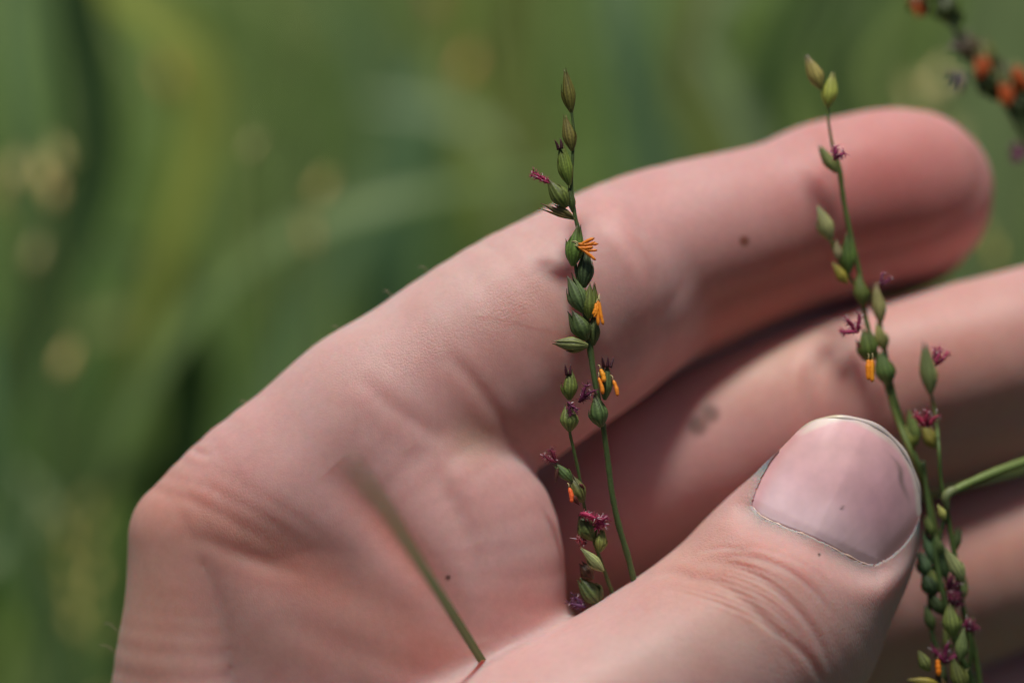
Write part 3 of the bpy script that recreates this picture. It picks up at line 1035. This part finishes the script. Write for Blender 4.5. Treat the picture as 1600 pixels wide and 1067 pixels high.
spikelet(A, (893, 176), (881, 108), 23, -1, G_OLIVE, (.045, .05, .03), .6, gape=.3)
spikelet(A, (894, 236), (884, 180), 22, -3, G_OLIVE, (.06, .04, .02), .6, gape=.3)
s = spikelet(A, (890, 290), (873, 226), 24, -6, (.10, .17, .035), gape=.7, awns=2)
s = spikelet(A, (886, 324), (857, 280), 25, -8, (.075, .13, .035), gape=.2)
stigma(s, (861, 287, 0), (832, 271), -8, 3.6, (.24, .015, .06), .18)
spikelet(A, (895, 332), (888, 290), 14, -2, G_DARK, gape=.1, glume=False)
s = spikelet(A, (898, 343), (845, 318), 11, -4, (.12, .11, .05), (.10, .02, .03), 1, gape=1.6)
spikelet(A, (896, 339), (864, 319), 9, -6, (.11, .11, .05), (.10, .02, .03), 1, gape=.6, glume=False)
s = spikelet(A, (895, 416), (902, 352), 27, -6, (.085, .15, .04), gape=.4)
spikelet(A, (893, 413), (884, 373), 14, 0, (.085, .13, .05), gape=.6, glume=False)
for e, bnd in (((929, 372), -1), ((935, 381), 1), ((933, 391), 2), ((931, 407), -1), ((930, 378), 3), ((927, 386), 1)):
    anther(s, (905 + random.uniform(-2, 2), 379 + random.uniform(0, 9)), e, -16, 2.7, (.80, .22, .015), bnd)
spikelet(A, (912, 450), (918, 386), 25, 2, (.060, .10, .045), gape=.2)
spikelet(A, (912, 488), (886, 431), 26, -4, (.075, .12, .05), gape=.6)
s = spikelet(A, (921, 498), (922, 442), 25, -3, (.085, .14, .035), gape=.5)
spikelet(A, (930, 490), (930, 443), 14, 2, (.075, .12, .05), gape=.5, glume=False)
for p, q, bnd in (((934, 470), (928, 496), -2.5), ((935, 470), (935, 509), 1), ((937, 472), (943, 508), 1.5), ((931, 474), (926, 492), -2)):
    anther(s, p, q, -14, 2.8, (.90, .27, .015), bnd)
spikelet(A, (927, 540), (926, 490), 20, 3, G_DARK, gape=.2)
s = spikelet(A, (917, 531), (894, 484), 27, -7, (.070, .115, .045), (.03, .01, .012), .95, gape=.5)
spikelet(A, (919, 540), (863, 537), 22, -9, (.115, .165, .07), (.09, .02, .03), .9, gape=.3)
s = spikelet(A, (945, 625), (949, 566), 21, -2, (.055, .10, .045), (.03, .01, .012), .9, gape=.6, awns=3)
for p, q, r_ in (((938, 577), (944, 597), 4.0), ((935, 590), (942, 616), 3.2), ((958, 594), (965, 619), 3.4)):
    anther(s, p, q, -12, r_, (.92, .33, .02) if r_ > 3.5 else (.85, .25, .02), -1.5)
spikelet(A, (940, 667), (928, 616), 29, -3, (.070, .12, .045), gape=.15)

# --- the lower, half hidden sprig beside it
sprig_b = empty('grass_sprig', P(957, 920, 60), 'small drooping sprig with purple stigmas sinking into the gap behind the thumb', 'grass sprig')
B = sprig_b
stem(B, [(888, 628, -2), (890, 672, 0), (897, 705, 6), (904, 738, 14), (912, 785, 24), (918, 815, 30), (928, 845, 36), (940, 880, 44), (950, 908, 52), (965, 960, 80), (980, 1100, 150), (1000, 1350, 200)],
     [2, 2.4, 2.6, 2.6, 2.8, 2.8, 3, 3, 3.2, 4, 4, 4], (.055, .105, .045))
s = spikelet(B, (890, 625), (888, 578), 26, -6, (.095, .145, .045), gape=.5, awns=2)
stigma(s, (887, 628), (897, 645), -12, 3, (.10, .012, .045), .6)
stigma(s, (905, 628), (924, 604), -6, 4.4, (.11, .012, .05), .5, hairs=50)
spikelet(B, (890, 674), (889, 632), 26, -4, (.085, .13, .045), gape=.4)
s = spikelet(B, (894, 752), (867, 722), 17, 10, (.06, .11, .05), gape=.5)
stigma(s, (869, 724), (854, 706), 8, 4.2, (.15, .015, .035), .7)
spikelet(B, (872, 730), (868, 756), 7, 6, (.05, .02, .02), PURP, 1, glume=False)
s = spikelet(B, (912, 784), (890, 744), 24, 14, (.09, .13, .05), gape=.4)
anther(s, (889, 762), (893, 785), 4, 3.6, (.85, .13, .03), -2)
spikelet(B, (893, 772), (906, 790), 10, 6, (.07, .015, .012), PURP, 1, glume=False)
spikelet(B, (905, 755), (914, 764), 6, 6, (.06, .015, .015), PURP, 1, glume=False)
s = spikelet(B, (928, 843), (904, 803), 30, 26, (.085, .12, .04), gape=.4)
stigma(s, (905, 801), (931, 811), 12, 5, (.28, .015, .06), .15)
stigma(s, (934, 812), (944, 820), 12, 5, (.20, .012, .05), .9, n=3)
spikelet(B, (937, 862), (943, 824), 20, 22, (.15, .17, .06), (.10, .06, .04), .5, gape=.3)
stigma(B, (915, 850), (904, 838), 24, 4.2, (.18, .02, .03), .6)
spikelet(B, (943, 892), (907, 857), 17, 18, (.22, .26, .13), (.15, .2, .1), .4, gape=.2)
spikelet(B, (926, 905), (905, 880), 22, 40, (.06, .035, .02), PURP, .6, gape=.5)
spikelet(B, (939, 944), (906, 902), 32, 40, (.055, .10, .035), (.04, .05, .02), .5, gape=.3)
stigma(B, (915, 950), (893, 936), 38, 5, (.06, .015, .05), .5)

# --- the blurred tall sprig to the right and what is bundled with it
WR = 95
sprig_c = empty('grass_sprig', P(1480, 900, WR), 'tall soft sprig crossing the index fingertip, two pale spikelets at its top', 'grass sprig')
Cc = sprig_c
GC = (.070, .120, .045)
stem(Cc, [(1287, 140, 110), (1293, 172, 112), (1296, 200, 115), (1301, 228, 118), (1311, 262, 120), (1318, 312, 126), (1330, 372, 130), (1344, 432, 134), (1351, 490, 136),
          (1366, 545, 134), (1385, 600, 130), (1402, 655, 130), (1425, 710, 110), (1447, 765, 130), (1462, 830, 140), (1478, 900, 150), (1492, 980, 160), (1512, 1100, 180), (1530, 1300, 200)],
     [1.8, 2.0, 2.2, 2.8, 4.2, 4.2, 4, 4, 4, 4.4, 4.8, 5, 5, 5, 5, 5, 5, 5, 5], GC)
stem(Cc, [(1374, 500, 134), (1385, 560, 130), (1397, 620, 130), (1416, 680, 140), (1440, 740, 120)], [3.6, 4, 4.6, 5, 5], (.04, .085, .035))
spikelet(Cc, (1283, 140), (1261, 86), 25, 108, (.30, .30, .12), (.22, .16, .24), .7, gape=.3)
spikelet(Cc, (1293, 168), (1300, 113), 23, 110, (.27, .32, .08), (.30, .18, .20), .5, gape=.3)
s = spikelet(Cc, (1307, 270), (1281, 226), 20, 112, (.15, .20, .09), (.16, .18, .10), .4, gape=.4)
stigma(s, (1303, 250), (1314, 232), 60, 4.5, (.28, .03, .10), .8, n=2)
spikelet(Cc, (1299, 376), (1276, 322), 27, 126, (.25, .29, .17), (.25, .28, .18), .4, gape=.2)
stem(Cc, [(1299, 374, 126), (1306, 398, 128), (1322, 425, 130), (1340, 450, 134)], 2.6, GC)
spikelet(Cc, (1326, 428), (1323, 364), 27, 122, (.06, .11, .03), (.12, .12, .08), .5, gape=.5)
spikelet(Cc, (1312, 408), (1307, 374), 15, 120, (.24, .22, .14), (.2, .1, .1), .4, glume=False)
spikelet(Cc, (1324, 443), (1300, 411), 16, 122, (.17, .20, .045), (.2, .15, .1), .4, gape=.2)
spikelet(Cc, (1349, 478), (1343, 428), 25, 126, (.085, .15, .04), (.06, .09, .03), .4, gape=.3)
s = spikelet(Cc, (1376, 506), (1370, 441), 23, 124, (.20, .25, .14), (.35, .20, .20), .6, gape=.4)
stigma(s, (1376, 448), (1386, 430), 80, 3, (.22, .04, .10), .7, n=2)
spikelet(Cc, (1382, 548), (1372, 503), 19, 126, (.22, .25, .11), (.2, .2, .12), .4, gape=.3)
s = spikelet(Cc, (1360, 566), (1348, 512), 29, 116, (.08, .13, .035), (.05, .02, .015), .9, gape=.6)
stigma(s, (1340, 520), (1322, 498), 64, 4.5, (.26, .02, .07), .8, n=3)
spikelet(Cc, (1350, 563), (1337, 528), 12, 114, (.08, .015, .015), PURP, 1, glume=False)
anther(s, (1357, 562), (1357, 594), 60, 5, (.88, .27, .01), 0)
anther(s, (1363, 562), (1363, 597), 60, 4.4, (.90, .32, .015), 1)
spikelet(Cc, (1388, 602), (1376, 548), 28, 122, (.065, .12, .035), G_DARK, .5, gape=.3)
spikelet(Cc, (1432, 695), (1421, 640), 20, 130, (.10, .16, .05), G_DARK, .4, gape=.3)
s = spikelet(Cc, (1428, 700), (1414, 664), 22, 130, (.15, .19, .04), (.1, .1, .04), .4, gape=.3)
spikelet(Cc, (1462, 700), (1440, 662), 22, 134, (.18, .22, .05), (.1, .1, .04), .4, gape=.3)
stigma(Cc, (1446, 668), (1448, 642), 84, 5.5, (.22, .015, .04), .7, n=3)

sprig_d = empty('grass_sprig', P(1478, 760, WR + 10), 'short side sprig ending in one spikelet with pink forked stigmas over the middle finger', 'grass sprig')
Dd = sprig_d
stem(Dd, [(1454, 612, 138), (1462, 650, 140), (1467, 700, 94), (1470, 750, 100), (1480, 800, 110), (1492, 870, 120), (1505, 950, 130), (1520, 1010, 140), (1532, 1080, 150), (1550, 1300, 180)],
     [2.4, 2.8, 3.2, 3.4, 4, 4.4, 4.8, 5, 5, 5], (.055, .105, .04))
s = spikelet(Dd, (1454, 616), (1447, 534), 26, 134, (.13, .18, .09), (.10, .06, .06), .7, gape=.4)
spikelet(Dd, (1456, 602), (1464, 574), 13, 132, (.16, .20, .09), (.2, .2, .1), .4, glume=False)
stigma(s, (1462, 572), (1476, 546), 80, 3.8, (.36, .04, .10), .5, n=2)
stigma(s, (1459, 566), (1461, 544), 82, 3, (.33, .06, .12), .3, n=1)

# --- the green stalk coming in from the right, its joint lying on the bundle
stalk = empty('grass_stalk', P(1600, 722, 110), 'thick pale green stalk entering between two fingers, joint at its end', 'grass stalk')
stem(stalk, [(1900, 640, 330), (1760, 672, 240), (1600, 722, 150), (1530, 748, 118), (1486, 768, 100)], [9, 8.5, 8, 7, 6.5], (.10, .17, .07))
mb = MB(); tube(mb, [(1494, 764, 102), (1484, 769, 99), (1478, 778, 98), (1480, 796, 101)], [6, 8, 7.5, 4], (.17, .20, .08), seg=12)
mb.build('joint', M_PLANT, stalk, P(1480, 780, 92))

# --- the tangle below, between thumb and ring finger
sprig_e = empty('grass_sprig', P(1530, 1067, 120), 'leafy lower sprig with plump striped spikelets hanging beside the thumb edge', 'grass sprig')
E = sprig_e
stem(E, [(1442, 720, 120), (1452, 800, 118), (1462, 870, 116), (1474, 930, 114), (1500, 1020, 120), (1525, 1090, 130), (1540, 1300, 160)], [3.8, 4, 4.4, 4.6, 5, 5, 5], (.045, .09, .04))
spikelet(E, (1477, 812), (1464, 788), 15, 84, (.22, .26, .09), (.2, .2, .1), .3, gape=.2)
spikelet(E, (1506, 908), (1478, 856), 22, 90, (.18, .23, .11), (.2, .22, .12), .4, gape=.3)
stigma(E, (1480, 918), (1500, 910), 92, 5, (.10, .012, .035), .8, n=3)
stigma(E, (1485, 942), (1497, 932), 92, 5, (.12, .012, .035), .8, n=3)
spikelet(E, (1490, 994), (1484, 942), 27, 84, (.13, .19, .06), (.06, .02, .02), .8, gape=.2)
spikelet(E, (1500, 1032), (1507, 980), 20, 84, (.14, .20, .09), (.15, .18, .09), .5, gape=.2)
stigma(E, (1512, 985), (1521, 972), 88, 4, (.22, .02, .07), .7, n=3)
spikelet(E, (1452, 1048), (1434, 1016), 19, 80, (.11, .16, .06), (.06, .04, .02), .6, gape=.2)
s = spikelet(E, (1506, 1080), (1490, 1028), 26, 82, (.09, .14, .045), G_DARK, .5, gape=.3)
anther(s, (1465, 1030), (1467, 1056), 78, 4.6, (.85, .22, .01), 0)
stigma(s, (1476, 1036), (1480, 1006), 84, 6, (.14, .012, .05), .8, n=3)
spikelet(E, (1500, 1060), (1515, 1042), 9, 84, (.12, .17, .06), gape=.2, glume=False)
spikelet(E, (1470, 1070), (1418, 1062), 15, 80, (.18, .20, .03), (.1, .1, .03), .4, gape=.2)
spikelet(E, (1475, 1085), (1462, 1052), 20, 86, (.06, .05, .02), PURP, .7, gape=.4)
for (b_, t_, w_, c_) in (((1452, 900), (1432, 862), 26, (.05, .10, .06)), ((1462, 930), (1440, 890), 26, (.03, .055, .025)),
                         ((1458, 880), (1446, 826), 20, (.06, .11, .06)), ((1475, 960), (1452, 925), 22, (.03, .05, .02)),
                         ((1478, 905), (1470, 850), 18, (.05, .10, .05))):
    spikelet(E, b_, t_, w_, 118, c_, G_DARK, .4, gape=.5)

stem(E, [(1478, 800, 112), (1460, 880, 126), (1452, 960, 132), (1470, 1040, 136), (1490, 1120, 140)], [3, 3.4, 3.6, 4, 4], (.04, .08, .04))
stem(E, [(1486, 870, 104), (1504, 940, 110), (1516, 1010, 118), (1512, 1090, 130)], [2.6, 3, 3.2, 3.4], (.05, .10, .04))
for (bx_, by_, dx_, dy_, ww_) in ((1470, 872, -10, -40, 17), (1492, 862, 4, -42, 15), (1466, 925, -16, -44, 18), (1500, 940, 8, -40, 15), (1458, 985, -12, -40, 18),
                                  (1484, 1020, -10, -40, 17), (1512, 1000, 10, -38, 14), (1470, 1075, 6, -42, 18), (1456, 838, -8, -34, 14)):
    spikelet(E, (bx_, by_), (bx_ + dx_, by_ + dy_), ww_, random.uniform(104, 124), np.array((.075, .12, .045)) * random.uniform(.5, 1.2), PURP, random.uniform(.2, .8), gape=random.uniform(.2, .8))

# --- the flowering sprig hanging in at the top right, nearer than the finger
sprig_f = empty('grass_sprig', P(1600, 200, -330), 'dark blurred sprig with orange anthers leaning in at the top right corner', 'grass sprig')
Fq = sprig_f
WF = -320
stem(Fq, [(1440, -80, WF), (1468, 0, WF), (1492, 42, WF), (1530, 90, WF), (1562, 135, WF), (1585, 180, WF), (1612, 225, WF), (1680, 340, WF), (1800, 600, WF)], [5, 6, 6, 7, 8, 8, 8, 8, 8], (.035, .065, .030))
for b_, t_, w_, c_ in (((1470, 2), (1452, -40), 24, (.05, .08, .03)), ((1488, 32), (1466, -8), 30, (.035, .065, .02)), ((1440, 14), (1420, -14), 24, (.10, .05, .02)),
                       ((1528, 92), (1496, 58), 24, (.06, .05, .03)), ((1548, 104), (1528, 60), 24, (.09, .11, .035)), ((1560, 142), (1518, 112), 30, (.04, .06, .02)),
                       ((1582, 146), (1566, 92), 26, (.07, .10, .03)), ((1604, 186), (1580, 140), 30, (.035, .06, .02)), ((1612, 150), (1594, 104), 22, (.07, .09, .03))):
    spikelet(Fq, b_, t_, w_ * 1.25, WF, c_, PURP, .8, gape=.8)
    spikelet(Fq, (b_[0] + 8, b_[1] + 12), (t_[0] + 16, t_[1] + 14), w_ * .9, WF + 14, np.array(c_) * .8, PURP, .9, gape=.5)
for p, q in (((1526, 92), (1534, 116)), ((1534, 90), (1542, 114)), ((1540, 96), (1530, 112)), ((1566, 134), (1570, 162)), ((1574, 136), (1576, 160)), ((1588, 108), (1594, 130)), ((1596, 112), (1604, 134)), ((1428, 4), (1436, 22))):
    for z_ in range(3):
        anther(Fq, (p[0] + random.uniform(-5, 5), p[1] + random.uniform(-4, 4)), (q[0] + random.uniform(-7, 7), q[1] + random.uniform(-2, 8)), WF - 14, 3.6, (.42, .075, .010), random.uniform(-3, 3))
stigma(Fq, (1512, 78), (1494, 58), WF, 6, (.05, .02, .03), .7, n=3)
stigma(Fq, (1508, 118), (1486, 134), WF, 6, (.07, .05, .06), .6, n=3)
stigma(Fq, (1604, 238), (1580, 240), WF, 7, (.09, .015, .045), .6, n=3)

# --- blurred grass leaf rising in front of the palm
leaf_front = leaf('grass_leaf', [(800, 1110, 0), (770, 1062, -25), (752, 1030, -45), (702, 950, -150), (652, 872, -290), (602, 792, -450), (566, 745, -580), (538, 705, -700)],
                  [10, 12, 13, 15, 15, 14, 12, 3], (.13, .16, .07),
                  'narrow dull green leaf tip rising blurred in front of the palm', cat='grass leaf')


# ------------------------------------------------------------------ nearer growth behind the hand
def big_leaf(pts, wid, col, label):
    return leaf('grass_leaf', pts, wid, col, label, cat='grass leaf', face=(SUN_DIR - FWD * .6).normalized())


big_leaf([(-300, 2300, 1500), (60, 1050, 2000), (170, 720, 1900), (280, 520, 1850), (430, 380, 1850), (680, 300, 1900), (960, 262, 2100)], [40, 50, 54, 50, 46, 38, 8], (.24, .34, .12),
         'broad pale green leaf arching diagonally across the blurred meadow at left')
big_leaf([(260, 1900, 1700), (110, 1100, 1650), (30, 850, 1600), (-10, 650, 1600), (-20, 500, 1650)], [50, 56, 50, 40, 10], (.16, .27, .11),
         'light green leaf standing at the lower left edge of the photo')
big_leaf([(190, 1900, 2600), (130, 1000, 2500), (70, 500, 2400), (40, 200, 2400), (30, -60, 2500), (28, -200, 2600)], [70, 80, 90, 90, 80, 20], (.19, .30, .11),
         'wide yellow green leaf standing upright in the top left corner')
big_leaf([(640, 1500, 3300), (600, 700, 3200), (610, 420, 3100), (640, 220, 3100), (690, 60, 3200)], [90, 100, 110, 100, 20], (.14, .25, .12),
         'bluish green leaf standing upright above the middle of the meadow')
big_leaf([(1100, 1100, 2800), (1060, 500, 2700), (1020, 250, 2700), (980, 60, 2700), (950, -150, 2800)], [80, 90, 90, 80, 20], (.17, .28, .14),
         'pale bluish leaf rising behind the index finger, left of its middle joint')
big_leaf([(1500, 1300, 2600), (1530, 500, 2500), (1560, 120, 2500), (1620, -100, 2500), (1700, -300, 2600)], [110, 140, 170, 150, 40], (.25, .33, .14),
         'pale green broad leaf behind the fingertip at the upper right')


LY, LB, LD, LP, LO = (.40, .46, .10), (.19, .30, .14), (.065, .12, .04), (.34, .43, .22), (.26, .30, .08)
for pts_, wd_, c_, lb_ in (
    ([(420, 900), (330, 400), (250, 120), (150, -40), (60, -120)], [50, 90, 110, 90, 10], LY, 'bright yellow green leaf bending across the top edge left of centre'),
    ([(190, 1500), (180, 500), (150, 250), (120, 0), (100, -200)], [70, 110, 120, 110, 20], LD, 'dark leaf added for a shady gap near the upright yellow green leaf'),  # added for a dark gap in the grass, its shade given as leaf colour
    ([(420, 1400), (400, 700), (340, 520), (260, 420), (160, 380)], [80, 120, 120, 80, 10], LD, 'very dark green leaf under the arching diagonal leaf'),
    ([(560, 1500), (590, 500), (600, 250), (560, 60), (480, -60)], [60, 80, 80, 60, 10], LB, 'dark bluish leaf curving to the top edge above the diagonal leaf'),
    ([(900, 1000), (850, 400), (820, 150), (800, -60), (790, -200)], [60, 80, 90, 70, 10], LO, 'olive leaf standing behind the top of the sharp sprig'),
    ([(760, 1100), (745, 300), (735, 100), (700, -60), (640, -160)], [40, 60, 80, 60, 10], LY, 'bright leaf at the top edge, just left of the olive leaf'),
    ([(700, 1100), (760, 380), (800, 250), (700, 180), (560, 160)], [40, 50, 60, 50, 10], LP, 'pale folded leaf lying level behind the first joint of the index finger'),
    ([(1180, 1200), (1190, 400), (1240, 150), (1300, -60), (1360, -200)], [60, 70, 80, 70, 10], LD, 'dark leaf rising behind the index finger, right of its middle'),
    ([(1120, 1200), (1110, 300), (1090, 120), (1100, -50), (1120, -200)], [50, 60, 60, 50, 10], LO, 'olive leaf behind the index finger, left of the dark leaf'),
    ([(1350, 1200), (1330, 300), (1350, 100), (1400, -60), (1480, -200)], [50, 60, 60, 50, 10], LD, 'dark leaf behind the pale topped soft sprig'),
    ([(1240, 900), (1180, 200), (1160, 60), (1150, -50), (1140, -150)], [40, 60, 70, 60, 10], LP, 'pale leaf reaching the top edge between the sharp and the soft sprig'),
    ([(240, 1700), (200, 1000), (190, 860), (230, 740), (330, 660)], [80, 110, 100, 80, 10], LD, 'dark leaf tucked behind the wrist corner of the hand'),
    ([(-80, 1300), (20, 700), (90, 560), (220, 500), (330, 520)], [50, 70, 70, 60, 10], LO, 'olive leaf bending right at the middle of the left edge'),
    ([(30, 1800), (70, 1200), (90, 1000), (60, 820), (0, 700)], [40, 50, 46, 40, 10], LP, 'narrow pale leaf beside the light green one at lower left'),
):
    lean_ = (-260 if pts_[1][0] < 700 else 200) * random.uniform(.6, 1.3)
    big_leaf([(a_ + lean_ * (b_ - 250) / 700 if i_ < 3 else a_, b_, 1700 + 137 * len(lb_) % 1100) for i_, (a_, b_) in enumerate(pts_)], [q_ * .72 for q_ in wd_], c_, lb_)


def seed_head(pts, w, n, spread, size, col, label, r0=4):
    o = empty('seed_head', P(*pts[0][:2], w), label, 'seed head')
    P3 = [(a, b, w) for a, b in pts]
    stem(o, P3, r0, (.10, .15, .05), seg=6)
    c = catmull(np.array(pts, float), 10)
    for k in range(n):
        i = int((k + .5) / n * (len(c) - 2))
        x_, y_ = c[i]
        an = random.uniform(-.7, .7)
        s_ = 1 if k % 2 else -1
        bx, by = x_ + s_ * spread * random.random(), y_ + random.uniform(-6, 6)
        spikelet(o, (bx, by), (bx + s_ * size * .5 * math.sin(abs(an) + .2), by - size * math.cos(an)), size * .5, w + random.uniform(-20, 20), np.array(col) * random.uniform(.8, 1.2), glume=False, tipamt=.3)
    return o


seed_head([(170, 1400), (140, 1060), (125, 950), (118, 860), (112, 790)], 1700, 16, 24, 46, (.50, .54, .24), 'pale yellow seed head blurred beside the wrist, tallest at lower left')
seed_head([(60, 1500), (40, 420), (14, 330), (6, 262)], 1450, 4, 14, 60, (.50, .54, .30), 'pale seed head at the left edge, below the upright yellow green leaf')
seed_head([(110, 1600), (90, 420), (76, 330), (122, 236)], 1450, 5, 14, 64, (.50, .54, .30), 'pale seed head right of the left edge one, leaning to the right')
seed_head([(520, 1500), (500, 700), (490, 360), (470, 316)], 1500, 4, 12, 60, (.50, .42, .22), 'straw coloured seed head crossing the diagonal leaf')
seed_head([(420, 1500), (400, 600), (385, 262), (370, 218)], 1300, 2, 8, 46, (.34, .38, .20), 'single small seed head above the diagonal leaf')
seed_head([(300, 1500), (290, 400), (280, 170), (276, 140)], 2300, 3, 16, 60, (.42, .28, .14), 'brownish seed head in the upper left, in the darker grass')
seed_head([(700, 1500), (706, 300), (704, 60), (700, 10)], 2000, 3, 16, 60, (.42, .26, .14), 'brownish seed head near the top edge, left of the sharp sprig')
seed_head([(1640, 900), (1560, 470), (1550, 400), (1546, 360)], 1200, 3, 8, 46, (.34, .40, .16), 'yellow green seed head between the index fingertip and middle finger')
seed_head([(1500, 900), (1470, 250), (1452, 170), (1444, 140)], 1800, 4, 14, 70, (.6, .62, .36), 'pale seed head just above the index fingertip')
